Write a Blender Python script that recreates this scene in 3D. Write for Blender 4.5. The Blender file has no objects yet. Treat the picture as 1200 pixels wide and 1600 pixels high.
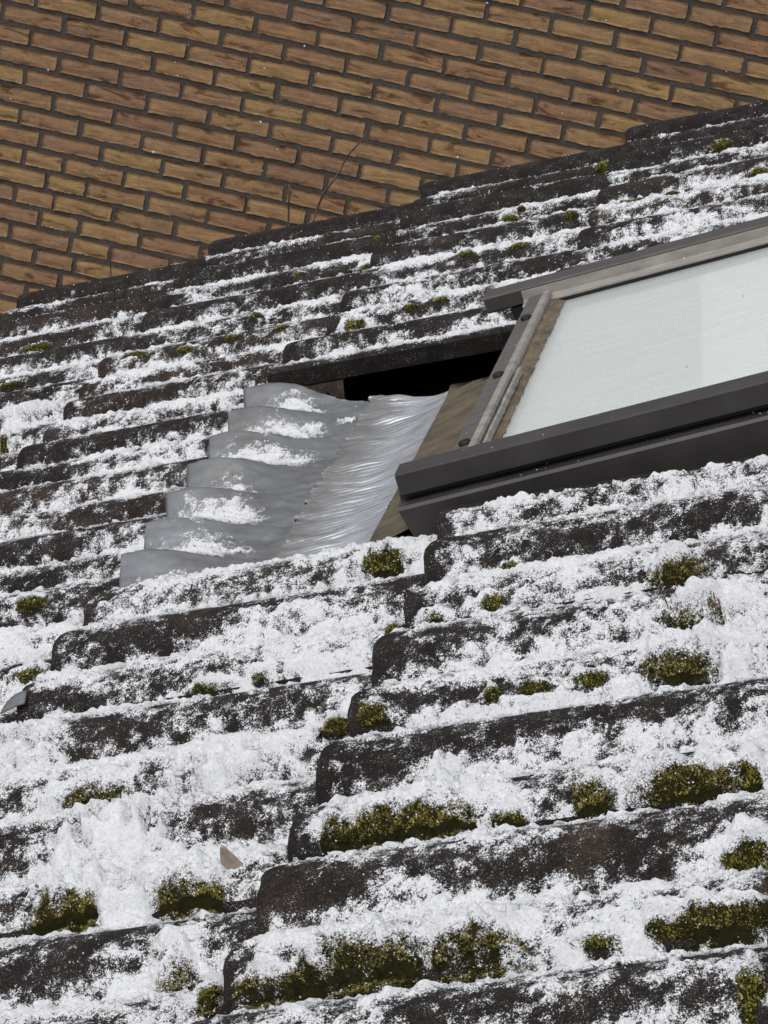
import bpy, math, random
import numpy as np

# ------------------------------------------------------------------ camera, sky, sun, exposure
random.seed(7)
RS = np.random.RandomState(11)
sc = bpy.context.scene
COL = sc.collection
TH = 0.48655                                   # roof pitch (27.9 degrees)
CAM_R = np.array([[0.9695572, 0.1725078, 0.1737811],
                  [0.2221730, -0.3213816, -0.9205178],
                  [-0.1029465, 0.9311042, -0.3499244]])
CAM_P = np.array([0.322864, -5.746515, 1.288538])
FPX = 4899.41                                  # focal length for a 1200x1600 frame

from mathutils import Matrix, Vector
cam = bpy.data.cameras.new('camera')
cam.sensor_fit = 'VERTICAL'; cam.sensor_height = 36.0; cam.lens = FPX / 1600 * 36.0
cam.clip_start = 0.05; cam.clip_end = 2000
camo = bpy.data.objects.new('camera', cam); COL.objects.link(camo)
M = Matrix.Identity(4)
for r in range(3):
    M[r][0] = CAM_R[0][r]; M[r][1] = -CAM_R[1][r]; M[r][2] = -CAM_R[2][r]; M[r][3] = CAM_P[r]
camo.matrix_world = M
sc.camera = camo

SUN_EL, SUN_AZ = math.radians(58), math.radians(215)     # azimuth measured from +Y, clockwise
world = bpy.data.worlds.new('World'); sc.world = world; world.use_nodes = True
nt = world.node_tree; nt.nodes.clear()
wo = nt.nodes.new('ShaderNodeOutputWorld'); bg = nt.nodes.new('ShaderNodeBackground')
sky = nt.nodes.new('ShaderNodeTexSky'); sky.sky_type = 'NISHITA'; sky.sun_disc = False
sky.sun_elevation = SUN_EL; sky.sun_rotation = SUN_AZ
sky.air_density = 1.0; sky.dust_density = 6.0; sky.ozone_density = 1.0
hs = nt.nodes.new('ShaderNodeHueSaturation'); hs.inputs['Saturation'].default_value = 0.30
nt.links.new(sky.outputs[0], hs.inputs['Color']); nt.links.new(hs.outputs[0], bg.inputs[0])
bg.inputs[1].default_value = 0.10
nt.links.new(bg.outputs[0], wo.inputs[0])
sun = bpy.data.lights.new('sun', 'SUN'); sun.energy = 0.75; sun.angle = math.radians(35); sun.color = (1.0, 0.98, 0.955)
suno = bpy.data.objects.new('sun', sun); COL.objects.link(suno)
sd = Vector((math.sin(SUN_AZ) * math.cos(SUN_EL), math.cos(SUN_AZ) * math.cos(SUN_EL), math.sin(SUN_EL)))
suno.rotation_euler = sd.to_track_quat('Z', 'Y').to_euler()
suno.location = (0, -3, 12)
vs = sc.view_settings; vs.view_transform = 'Standard'; vs.look = 'None'; vs.exposure = 0.42; vs.gamma = 1.0
vs.use_curve_mapping = False

# ------------------------------------------------------------------ helpers
RV = np.array([math.cos(TH), 0, math.sin(TH)]); NV = np.array([-math.sin(TH), 0, math.cos(TH)])
def to_world(u, w, h): return np.multiply.outer(u, RV) + np.multiply.outer(h, NV) + np.multiply.outer(w, np.array([0, 1.0, 0]))
def pix(u, w, h):
    q = (to_world(u, w, h) - CAM_P) @ CAM_R.T
    return FPX * q[..., 0] / q[..., 2] + 600, FPX * q[..., 1] / q[..., 2] + 800, q[..., 2]
def on_roof(x, y, h=0.0):                       # where the photograph's point lies on the roof plane
    d = CAM_R.T @ np.array([(x - 600) / FPX, (y - 800) / FPX, 1.0])
    s = (h - CAM_P @ NV) / (d @ NV); P = CAM_P + s * d
    return float(P @ RV), float(P[1]), float(s)

def tag(o, label=None, cat=None, group=None, kind=None):
    if label: o['label'] = label
    if cat: o['category'] = cat
    if group: o['group'] = group
    if kind: o['kind'] = kind
    return o
def link(o, parent=None):
    COL.objects.link(o)
    if parent is not None: o.parent = parent
    return o
def empty(name, loc=(0, 0, 0), rot=(0, 0, 0)):
    o = bpy.data.objects.new(name, None); o.location = loc; o.rotation_euler = rot
    o.empty_display_size = 0.1
    return link(o)
def mesh_np(name, verts, faces, mat, smooth=True):
    """faces: (n,4) or (n,3) int array, or a list of polygons"""
    me = bpy.data.meshes.new(name)
    if isinstance(faces, np.ndarray):
        n, k = faces.shape
        me.vertices.add(len(verts)); me.vertices.foreach_set('co', np.asarray(verts, np.float32).ravel())
        me.loops.add(n * k); me.loops.foreach_set('vertex_index', faces.astype(np.int32).ravel())
        me.polygons.add(n); me.polygons.foreach_set('loop_start', np.arange(0, n * k, k, dtype=np.int32))
        me.polygons.foreach_set('loop_total', np.full(n, k, np.int32))
        me.update(calc_edges=True)
    else:
        me.from_pydata([tuple(map(float, v)) for v in verts], [], faces); me.update()
    me.polygons.foreach_set('use_smooth', [smooth] * len(me.polygons))
    if mat: me.materials.append(mat)
    return me
def obj(name, me, parent=None, loc=None, rot=None):
    o = bpy.data.objects.new(name, me)
    if loc is not None: o.location = loc
    if rot is not None: o.rotation_euler = rot
    return link(o, parent)
def grid_faces(nu, nv):
    a = np.arange((nu - 1) * (nv - 1)); i = a // (nv - 1); j = a % (nv - 1)
    b = i * nv + j
    return np.stack([b, b + 1, b + nv + 1, b + nv], 1)
def box_np(u0, u1, w0, w1, h0, h1, bev=0.0):
    import bmesh
    bm = bmesh.new()
    vs_ = [bm.verts.new((x, y, z)) for x in (u0, u1) for y in (w0, w1) for z in (h0, h1)]
    for f in ((0, 1, 3, 2), (4, 6, 7, 5), (0, 4, 5, 1), (2, 3, 7, 6), (0, 2, 6, 4), (1, 5, 7, 3)):
        bm.faces.new([vs_[i] for i in f])
    if bev: bmesh.ops.bevel(bm, geom=list(bm.edges), offset=bev, segments=2, affect='EDGES', profile=0.6)
    bmesh.ops.recalc_face_normals(bm, faces=list(bm.faces))
    return bm
def box(name, parent, mat, u0, u1, w0, w1, h0, h1, bev=0.002):
    bm = box_np(u0, u1, w0, w1, h0, h1, bev)
    me = bpy.data.meshes.new(name); bm.to_mesh(me); bm.free(); me.materials.append(mat)
    return obj(name, me, parent)
def prism(name, parent, mat, prof, u0, u1, skew=None, smooth=False):
    """closed profile of (w,h) points swept along u; skew(w,h)->u shift at the low end"""
    n = len(prof); V = []; F = []
    for e, u in enumerate((u0, u1)):
        for (w, h) in prof: V.append((u + (skew(w, h) if (skew and e == 0) else 0), w, h))
    for i in range(n):
        j = (i + 1) % n; F.append((i, j, n + j, n + i))
    F.append(tuple(range(n))[::-1]); F.append(tuple(range(n, 2 * n)))
    me = mesh_np(name, V, F, mat, smooth)
    import bmesh
    bm = bmesh.new(); bm.from_mesh(me); bmesh.ops.recalc_face_normals(bm, faces=list(bm.faces)); bm.to_mesh(me); bm.free()
    return obj(name, me, parent)
def tube_mesh(name, pts, rads, mat, seg=6):
    V = []; F = []
    pts = [Vector(p) for p in pts]
    for i, p in enumerate(pts):
        d = (pts[min(i + 1, len(pts) - 1)] - pts[max(i - 1, 0)]).normalized()
        a = d.cross(Vector((0.3, 1, 0.2))).normalized(); b = d.cross(a)
        for s in range(seg):
            an = 2 * math.pi * s / seg; V.append(p + (a * math.cos(an) + b * math.sin(an)) * rads[i])
    for i in range(len(pts) - 1):
        for s in range(seg):
            F.append((i * seg + s, i * seg + (s + 1) % seg, (i + 1) * seg + (s + 1) % seg, (i + 1) * seg + s))
    F.append(tuple(range(seg))); F.append(tuple(range((len(pts) - 1) * seg, len(pts) * seg)))
    return mesh_np(name, V, F, mat, True)

# ---- gradient noise
_perm = np.random.RandomState(5).permutation(256); _perm = np.concatenate([_perm, _perm, _perm])
_ang = np.random.RandomState(6).rand(256) * 2 * np.pi; _gx = np.cos(_ang).astype(np.float32); _gy = np.sin(_ang).astype(np.float32)
def perlin(x, y, seed=0):
    x = x.astype(np.float32) + np.float32(seed * 17.31); y = y.astype(np.float32) + np.float32(seed * 9.77)
    xi = np.floor(x); yi = np.floor(y); xf = x - xi; yf = y - yi
    X = xi.astype(np.int32) & 255; Y = yi.astype(np.int32) & 255
    s = xf * xf * xf * (xf * (xf * 6 - 15) + 10); t = yf * yf * yf * (yf * (yf * 6 - 15) + 10)
    def g(a, b, dx, dy):
        i = _perm[_perm[a & 255] + (b & 255)]
        return _gx[i] * dx + _gy[i] * dy
    n00 = g(X, Y, xf, yf); n10 = g(X + 1, Y, xf - 1, yf); n01 = g(X, Y + 1, xf, yf - 1); n11 = g(X + 1, Y + 1, xf - 1, yf - 1)
    a = n00 + s * (n10 - n00); b = n01 + s * (n11 - n01)
    return (a + t * (b - a)) * 1.5
def fbm(x, y, octs, gain=0.5, seed=0):
    r = 0; a = 1.0; f = 1.0
    for i in range(octs):
        r = r + a * perlin(x * f, y * f, seed + i * 3); a *= gain; f *= 2.03
    return r

# ------------------------------------------------------------------ materials
def new_mat(name):
    m = bpy.data.materials.new(name); m.use_nodes = True
    nt = m.node_tree; b = nt.nodes['Principled BSDF']
    return m, nt, b
def N(nt, typ, **kw):
    n = nt.nodes.new(typ)
    for k, v in kw.items():
        if k in n.inputs: n.inputs[k].default_value = v
        else: setattr(n, k, v)
    return n
def ramp(nt, fac, stops, interp='LINEAR'):
    r = nt.nodes.new('ShaderNodeValToRGB'); r.color_ramp.interpolation = interp
    el = r.color_ramp.elements
    while len(el) < len(stops): el.new(0.5)
    for e, (p, c) in zip(el, stops): e.position = p; e.color = (*c, 1)
    nt.links.new(fac, r.inputs[0]); return r
def coords(nt, rand=True, scale=(1, 1, 1)):
    tc = nt.nodes.new('ShaderNodeTexCoord'); mp = nt.nodes.new('ShaderNodeMapping'); mp.inputs['Scale'].default_value = scale
    nt.links.new(tc.outputs['Object'], mp.inputs['Vector'])
    oi = nt.nodes.new('ShaderNodeObjectInfo')
    if rand:
        mu = N(nt, 'ShaderNodeMath', operation='MULTIPLY'); mu.inputs[1].default_value = 37.0
        nt.links.new(oi.outputs['Random'], mu.inputs[0]); nt.links.new(mu.outputs[0], mp.inputs['Location'])
    return mp.outputs[0], oi
def noise(nt, vec, scale, detail=4, rough=0.6, dist=0.0):
    n = nt.nodes.new('ShaderNodeTexNoise'); n.inputs['Scale'].default_value = scale; n.inputs['Detail'].default_value = detail
    n.inputs['Roughness'].default_value = rough; n.inputs['Distortion'].default_value = dist
    if vec is not None: nt.links.new(vec, n.inputs['Vector'])
    return n
def mix(nt, fac, a, b, mode='MIX'):
    m = nt.nodes.new('ShaderNodeMixRGB'); m.blend_type = mode
    for i, v in enumerate((fac, a, b)):
        if hasattr(v, 'links'): nt.links.new(v, m.inputs[i])
        elif isinstance(v, (int, float)): m.inputs[i].default_value = v
        else: m.inputs[i].default_value = (*v, 1)
    return m.outputs[0]
def bump(nt, b, height, strength, dist=0.001):
    bp = nt.nodes.new('ShaderNodeBump'); bp.inputs['Strength'].default_value = strength; bp.inputs['Distance'].default_value = dist
    nt.links.new(height, bp.inputs['Height']); nt.links.new(bp.outputs[0], b.inputs['Normal'])

def mat_tile():
    m, nt, b = new_mat('dark_concrete_tile')
    v, oi = coords(nt)
    n1 = noise(nt, v, 14, 5, 0.65); n2 = noise(nt, v, 420, 3, 0.7); n3 = noise(nt, v, 900, 2, 0.6); n4 = noise(nt, v, 45, 4, 0.7)
    base = ramp(nt, n1.outputs[0], [(0.3, (0.0095, 0.0076, 0.0068)), (0.55, (0.0175, 0.0135, 0.0118)), (0.78, (0.034, 0.0245, 0.019))]).outputs[0]
    grit = ramp(nt, n2.outputs[0], [(0.38, (0.45, 0.45, 0.45)), (0.62, (1.5, 1.45, 1.4))]).outputs[0]
    tone = ramp(nt, oi.outputs['Random'], [(0.0, (0.75, 0.75, 0.78)), (0.5, (1.0, 1.0, 1.0)), (1.0, (1.45, 1.3, 1.2))]).outputs[0]
    base = mix(nt, 1.0, base, tone, 'MULTIPLY')
    c = mix(nt, 1.0, base, grit, 'MULTIPLY')
    n6 = noise(nt, v, 7, 5, 0.7); li = ramp(nt, n6.outputs[0], [(0.60, (0, 0, 0)), (0.72, (0.8, 0.8, 0.8))]).outputs[0]
    c = mix(nt, li, c, (0.038, 0.027, 0.016))
    fr = ramp(nt, n3.outputs[0], [(0.63, (0, 0, 0)), (0.68, (1, 1, 1))]).outputs[0]           # scattered snow grains
    frm = ramp(nt, n4.outputs[0], [(0.44, (0, 0, 0)), (0.66, (1, 1, 1))]).outputs[0]
    fm = mix(nt, 1.0, fr, frm, 'MULTIPLY')
    c = mix(nt, fm, c, (0.75, 0.77, 0.8))
    nt.links.new(c, b.inputs['Base Color']); b.inputs['Roughness'].default_value = 0.82
    b.inputs['Specular IOR Level'].default_value = 0.22
    hgt = mix(nt, 0.5, n2.outputs[0], noise(nt, v, 150, 4, 0.7).outputs[0])
    bump(nt, b, hgt, 1.0, 0.0055)
    return m
def mat_snow(name='snow', lace=False):
    m, nt, b = new_mat(name)
    tc = nt.nodes.new('ShaderNodeTexCoord'); oc = tc.outputs['Object']
    n1 = noise(nt, oc, 300, 4, 0.75); n2 = noise(nt, oc, 950, 2, 0.7)
    c = ramp(nt, n1.outputs[0], [(0.30, (0.62, 0.66, 0.73)), (0.5, (0.83, 0.85, 0.885)), (0.68, (0.91, 0.92, 0.94))]).outputs[0]
    nt.links.new(c, b.inputs['Base Color']); b.inputs['Roughness'].default_value = 0.7
    b.inputs['Specular IOR Level'].default_value = 0.3
    bump(nt, b, mix(nt, 0.45, n1.outputs[0], n2.outputs[0]), 1.0, 0.0045)
    if lace:                                   # thin cover breaks up into grains where little snow lies
        at = nt.nodes.new('ShaderNodeAttribute'); at.attribute_name = 'cover'
        n3 = noise(nt, oc, 240, 6, 0.8); n4 = noise(nt, oc, 600, 3, 0.8)
        nn = N(nt, 'ShaderNodeMath', operation='MULTIPLY_ADD'); nt.links.new(n3.outputs[0], nn.inputs[0]); nn.inputs[1].default_value = 2.6; nn.inputs[2].default_value = -1.3
        n5 = N(nt, 'ShaderNodeMath', operation='MULTIPLY_ADD'); nt.links.new(n4.outputs[0], n5.inputs[0]); n5.inputs[1].default_value = 2.4; nt.links.new(nn.outputs[0], n5.inputs[2])
        ad = N(nt, 'ShaderNodeMath', operation='ADD'); nt.links.new(at.outputs['Fac'], ad.inputs[0]); nt.links.new(n5.outputs[0], ad.inputs[1])
        mr = nt.nodes.new('ShaderNodeMapRange'); mr.interpolation_type = 'SMOOTHSTEP'
        mr.inputs['From Min'].default_value = 1.2 - 0.20; mr.inputs['From Max'].default_value = 1.2 + 0.30
        nt.links.new(ad.outputs[0], mr.inputs['Value'])
        tr = nt.nodes.new('ShaderNodeBsdfTransparent'); ms = nt.nodes.new('ShaderNodeMixShader')
        nt.links.new(mr.outputs[0], ms.inputs[0]); nt.links.new(tr.outputs[0], ms.inputs[1]); nt.links.new(b.outputs[0], ms.inputs[2])
        nt.links.new(ms.outputs[0], nt.nodes['Material Output'].inputs[0])
    return m
def mat_moss(name='moss', lo=(0.050, 0.042, 0.008), mid=(0.175, 0.150, 0.026), hi=(0.37, 0.31, 0.075)):
    m, nt, b = new_mat(name)
    g = nt.nodes.new('ShaderNodeNewGeometry'); tc = nt.nodes.new('ShaderNodeTexCoord')
    n1 = noise(nt, tc.outputs['Object'], 55, 3, 0.6)
    f = mix(nt, 0.5, g.outputs['Random Per Island'], n1.outputs[0])
    c = ramp(nt, f, [(0.2, lo), (0.5, mid), (0.8, hi)]).outputs[0]
    nt.links.new(c, b.inputs['Base Color']); b.inputs['Roughness'].default_value = 0.75
    return m
def mat_brick():
    m, nt, b = new_mat('ochre_brick')
    v, oi = coords(nt)
    hue = ramp(nt, oi.outputs['Random'], [(0.0, (0.29, 0.172, 0.098)), (0.25, (0.345, 0.222, 0.108)), (0.5, (0.285, 0.175, 0.108)), (0.75, (0.345, 0.232, 0.106)), (1.0, (0.245, 0.145, 0.094))]).outputs[0]
    vs_, _ = coords(nt, True, (0.30, 1, 1.15))
    cr = noise(nt, vs_, 26, 5, 0.62, 0.9)
    crl = ramp(nt, cr.outputs[0], [(0.36, (0.45, 0.38, 0.34)), (0.425, (0.95, 0.94, 0.93)), (0.52, (1, 1, 1)), (0.6, (1.06, 1.05, 1.03))]).outputs[0]
    n2 = noise(nt, v, 35, 5, 0.7); n3 = noise(nt, v, 260, 3, 0.7)
    mot = ramp(nt, n2.outputs[0], [(0.28, (0.78, 0.75, 0.75)), (0.5, (0.98, 0.97, 0.96)), (0.75, (1.1, 1.1, 1.08))]).outputs[0]
    c = mix(nt, 1.0, mix(nt, 1.0, hue, crl, 'MULTIPLY'), mot, 'MULTIPLY')
    dk = ramp(nt, n3.outputs[0], [(0.3, (0.72, 0.7, 0.7)), (0.5, (1, 1, 1))]).outputs[0]
    c = mix(nt, 1.0, c, dk, 'MULTIPLY')
    nt.links.new(c, b.inputs['Base Color']); b.inputs['Roughness'].default_value = 0.9
    b.inputs['Specular IOR Level'].default_value = 0.25
    bump(nt, b, mix(nt, 0.35, cr.outputs[0], n3.outputs[0]), 1.0, 0.012)
    return m
def mat_simple(name, col, rough=0.6, metal=0.0, nscale=60, var=0.25, bstr=0.2, spec=0.5, bdist=0.001, stretch=(1, 1, 1)):
    m, nt, b = new_mat(name)
    v, oi = coords(nt, True, stretch)
    n1 = noise(nt, v, nscale, 5, 0.65); n2 = noise(nt, v, nscale * 7, 3, 0.6)
    c0 = tuple(x * (1 - var) for x in col); c1 = tuple(min(1, x * (1 + var)) for x in col)
    c = ramp(nt, n1.outputs[0], [(0.3, c0), (0.7, c1)]).outputs[0]
    nt.links.new(c, b.inputs['Base Color']); b.inputs['Roughness'].default_value = rough; b.inputs['Metallic'].default_value = metal
    b.inputs['Specular IOR Level'].default_value = spec
    bump(nt, b, mix(nt, 0.5, n1.outputs[0], n2.outputs[0]), bstr, bdist)
    return m
def mat_lead(name, dirt, rough, metal, col, border=None):
    m, nt, b = new_mat(name)
    v, oi = coords(nt, False); vs_, _ = coords(nt, False, (1.0, 2.2, 1))
    n1 = noise(nt, vs_, 16, 6, 0.65, 0.6); n2 = noise(nt, v, 70, 4, 0.7); n3 = noise(nt, vs_, 9, 4, 0.6)
    c = ramp(nt, n1.outputs[0], [(0.3, tuple(x * 0.62 for x in col)), (0.55, col), (0.75, tuple(x * 1.35 for x in col))]).outputs[0]
    d = ramp(nt, mix(nt, 0.4, n3.outputs[0], n2.outputs[0]), [(0.50 - dirt * 0.25, (0, 0, 0)), (0.66, (1, 1, 1))]).outputs[0]
    dd = mix(nt, 1.0, d, (dirt, dirt, dirt), 'MULTIPLY')
    if border:
        tc = nt.nodes.new('ShaderNodeTexCoord'); sx = nt.nodes.new('ShaderNodeSeparateXYZ'); nt.links.new(tc.outputs['Object'], sx.inputs[0])
        wv = N(nt, 'ShaderNodeMath', operation='MULTIPLY_ADD'); nt.links.new(n2.outputs[0], wv.inputs[0]); wv.inputs[1].default_value = 0.09; nt.links.new(sx.outputs['X'], wv.inputs[2])
        mr_ = nt.nodes.new('ShaderNodeMapRange'); nt.links.new(wv.outputs[0], mr_.inputs['Value'])
        mr_.inputs['From Min'].default_value = border[0] + 0.045; mr_.inputs['From Max'].default_value = border[1] + 0.045
        mr_.inputs['To Min'].default_value = 0.5; mr_.inputs['To Max'].default_value = 0.0
        dd = mix(nt, 1.0, mix(nt, 1.0, dd, (0.45, 0.45, 0.45), 'MULTIPLY'), mr_.outputs[0], 'ADD')
    c = mix(nt, dd, c, (0.085, 0.068, 0.040))
    nt.links.new(c, b.inputs['Base Color']); b.inputs['Roughness'].default_value = rough; b.inputs['Metallic'].default_value = metal
    rr = ramp(nt, n2.outputs[0], [(0.3, (rough * 0.8,) * 3), (0.7, (min(1, rough * 1.3),) * 3)]).outputs[0]
    nt.links.new(rr, b.inputs['Roughness'])
    bump(nt, b, n1.outputs[0], 0.25, 0.004)
    return m
def mat_glass():
    m, nt, b = new_mat('frosted_wet_glass')
    v, oi = coords(nt, False); vs_, _ = coords(nt, False, (0.5, 3.0, 1))
    n1 = noise(nt, vs_, 22, 5, 0.7); n2 = noise(nt, v, 260, 4, 0.75); n3 = noise(nt, v, 9, 3, 0.5)
    c = ramp(nt, n1.outputs[0], [(0.3, (0.71, 0.755, 0.75)), (0.7, (0.80, 0.84, 0.835))]).outputs[0]
    sp = ramp(nt, n2.outputs[0], [(0.33, (0.80, 0.81, 0.80)), (0.49, (1, 1, 1)), (0.6, (1.03, 1.03, 1.03))]).outputs[0]
    c = mix(nt, 1.0, c, sp, 'MULTIPLY')
    nt.links.new(c, b.inputs['Base Color']); b.inputs['Roughness'].default_value = 0.35
    b.inputs['Specular IOR Level'].default_value = 0.3
    tr = nt.nodes.new('ShaderNodeBsdfTransparent'); tr.inputs[0].default_value = (0.95, 0.955, 0.955, 1)
    ms = nt.nodes.new('ShaderNodeMixShader'); ms.inputs[0].default_value = 0.40
    nt.links.new(tr.outputs[0], ms.inputs[1]); nt.links.new(b.outputs[0], ms.inputs[2])
    nt.links.new(ms.outputs[0], nt.nodes['Material Output'].inputs[0])
    bump(nt, b, n2.outputs[0], 0.12, 0.001)
    return m

MT = mat_tile(); MS = mat_snow(); MSL = mat_snow('lacy_snow', True); MM = mat_moss()
MMb = mat_moss('bright_moss', (0.06, 0.062, 0.008), (0.20, 0.19, 0.026), (0.38, 0.34, 0.065))
MMD = mat_simple('moss_underlayer', (0.018, 0.017, 0.005), 0.95, 0, 160, 0.6, 0.8, 0.1, 0.003)
MBR = mat_brick()
MMO = mat_simple('dark_mortar', (0.070, 0.063, 0.057), 0.95, 0, 120, 0.35, 0.8, 0.2, 0.003)
MDK = mat_simple('deck_felt', (0.012, 0.011, 0.010), 0.95, 0, 30, 0.3, 0.2, 0.1)
MFR = mat_simple('brown_grey_coated_aluminium', (0.029, 0.026, 0.026), 0.40, 0.0, 14, 0.35, 0.15, 0.45, 0.001)
MFR2 = mat_simple('weathered_grey_aluminium', (0.088, 0.083, 0.081), 0.5, 0.0, 30, 0.25, 0.2, 0.4, 0.001, (0.6, 2, 1))
MFR3 = mat_simple('weathered_brown_aluminium', (0.058, 0.052, 0.049), 0.45, 0.0, 30, 0.25, 0.2, 0.4, 0.001, (0.6, 2, 1))
MAL = mat_simple('dull_bare_aluminium', (0.27, 0.255, 0.235), 0.5, 0.2, 40, 0.35, 0.3, 0.5, 0.001, (0.4, 2, 1))
MDI = mat_simple('dirt_crusted_gasket', (0.115, 0.095, 0.065), 0.85, 0.0, 60, 0.5, 0.7, 0.3, 0.003, (1, 0.5, 1))
MRA = mat_simple('dirty_brown_sheet_metal', (0.085, 0.070, 0.044), 0.55, 0.0, 26, 0.55, 0.25, 0.45, 0.002)
MBK = mat_simple('black_rubber', (0.010, 0.010, 0.010), 0.6, 0, 60, 0.2, 0.1, 0.3)
ML1 = mat_lead('dull_grey_lead', 0.45, 0.48, 0.12, (0.155, 0.170, 0.190))
ML2 = mat_lead('pleated_shiny_lead', 0.70, 0.31, 0.30, (0.40, 0.43, 0.475), (-0.255, -0.165))
MGL = mat_glass()
MBL = mat_simple('dim_reflection_tone', (0.62, 0.64, 0.64), 0.9, 0, 50, 0.05, 0.1)  # colour for the dimmer side of the painted reflection in the glass
MBW = mat_simple('bright_reflection_tone', (0.86, 0.88, 0.88), 0.8, 0, 50, 0.03, 0.1)  # colour for the brighter side of that painted reflection
MLF = mat_simple('dry_brown_leaf', (0.34, 0.275, 0.225), 0.7, 0, 120, 0.3, 0.5, 0.3, 0.001)
MTW = mat_simple('bark_twig', (0.075, 0.048, 0.036), 0.85, 0, 200, 0.4, 0.5)
MGR = mat_simple('grey_paving_ground', (0.22, 0.22, 0.23), 0.95, 0, 3, 0.3, 0.3)
MRS = mat_simple('rust_red_leaf_litter', (0.11, 0.022, 0.012), 0.8, 0, 80, 0.4, 0.4)

# ------------------------------------------------------------------ ground (structure, far below the roof)
g = obj('ground', mesh_np('ground', [(-600, -600, -5.2), (600, -600, -5.2), (600, 600, -5.2), (-600, 600, -5.2)], [(0, 1, 2, 3)], MGR, False))
tag(g, kind='structure')

# ------------------------------------------------------------------ brick wall behind the roof
BW, BH = 0.197684, 0.0625
WP = np.array([-2.06125, 3.5825, -0.92729])
wall = empty('brick_wall', (0, float(WP[1]) + 0.006, -5.2))
tag(wall, 'ochre brick wall with dark recessed mortar rising behind the snowy roof', 'brick wall')
wz = lambda n: WP[2] - n * BH + 5.2            # wall-local height of the top edge of course n
wx = lambda m: WP[0] + m * BW
def brick_mesh(i, wid):
    rs = np.random.RandomState(100 + i)
    nx, nz = 15, 6
    W, H = wid - 0.0135, BH - 0.0140
    xs = np.linspace(0, W, nx); zs = np.linspace(-H, 0, nz)
    X, Z = np.meshgrid(xs, zs, indexing='ij')
    d = 0.0034 * fbm(X * 14 + 31 * i, Z * 70, 3, 0.55, i) + 0.0012 * rs.randn(nx, nz) * 0.5
    edge = np.minimum(np.minimum(X, W - X), np.minimum(-Z, Z + H))
    Y = -d - 0.001 + 0.004 * np.exp(-(edge / 0.0025) ** 2)
    jit = 0.0010
    X = X + jit * rs.randn(nx, nz) * (edge < 0.001); Z = Z + jit * rs.randn(nx, nz) * (edge < 0.001)
    V = np.stack([X, Y, Z], -1).reshape(-1, 3).tolist(); F = [tuple(f[::-1]) for f in grid_faces(nx, nz).tolist()]
    ring = [(a * nz) for a in range(nx)] + [(nx - 1) * nz + b for b in range(1, nz)] + [a * nz + nz - 1 for a in range(nx - 2, -1, -1)] + [b for b in range(nz - 2, 0, -1)]
    base = len(V)
    for q in ring: V.append((V[q][0], 0.03, V[q][2]))
    n = len(ring)
    for a in range(n): F.append((ring[a], ring[(a + 1) % n], base + (a + 1) % n, base + a))
    return mesh_np('brick', V, F, MBR, True)
full_b = [brick_mesh(i, BW) for i in range(9)]; short_b = [brick_mesh(20 + i, BW * 0.66) for i in range(4)]
shorts = {6: .15, 7: .57, 8: .08, 9: .56, 10: 1.10, 11: .55, 12: 1.02, 13: .5, 14: 1.0, 15: .55}
far_V = []; far_F = []
def far_brick(x, z, wid):
    b_ = len(far_V); x1 = x + wid - 0.0125; z0 = z - BH + 0.0125
    for yy in (-0.002, 0.03):
        far_V.extend([(x, yy, z0), (x1, yy, z0), (x1, yy, z), (x, yy, z)])
    far_F.extend([tuple(b_ + q for q in f) for f in ((0, 1, 2, 3), (0, 4, 5, 1), (1, 5, 6, 2), (2, 6, 7, 3), (3, 7, 4, 0))])
def wall_pix(x, z):
    q = CAM_R @ (np.array([x, WP[1], z - 5.2]) - CAM_P); return FPX * q[0] / q[2] + 600, FPX * q[1] / q[2] + 800
def in_view(x, z, wid):
    ps = [wall_pix(a, b_) for a in (x, x + wid) for b_ in (z, z - BH)]
    if not (max(p[0] for p in ps) > 0 and min(p[0] for p in ps) < 1200 and max(p[1] for p in ps) > 0): return False
    # the roof's far edge hides everything below this line
    return any(p[1] < 500 - p[0] * 0.285 + 12 for p in ps)
bk = 0
for n in range(-26, 26):
    starts = []
    if n in shorts or n > 15:
        s0 = shorts.get(n, .5 + .5 * (n % 2))
        starts.append((s0, 0.66))
        starts += [(s0 + 0.66 + 0.093 * 0 + a, 1.0) for a in range(0, 22)]
        starts += [(s0 - 1 - a, 1.0) for a in range(0, 9)]
    else:
        off = (0.5 if n % 2 else 0.0) - (0.11 if n == 5 else 0)
        starts = [(off + a, 1.0) for a in range(-9, 22)]
    for (m, k) in starts:
        x = wx(m) + random.uniform(-.0022, .0022); z = wz(n) + random.uniform(-.0013, .0013); wid = BW * k
        if in_view(x, z, wid):
            o = obj('brick', random.choice(full_b if k == 1.0 else short_b), wall, (x, random.uniform(-.0018, .0018), z), (0, random.uniform(-.006, .006), random.uniform(-.008, .008)))
            bk += 1
        else: far_brick(x, z, wid)
o = obj('brickwork', mesh_np('brickwork', far_V, far_F, MBR, False), wall); o['kind'] = 'stuff'
box('mortar', wall, MMO, wx(-10), wx(22), 0.0065, 0.30, 0.0, wz(-26) + 0.01, 0)
print('bricks', bk)

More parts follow.
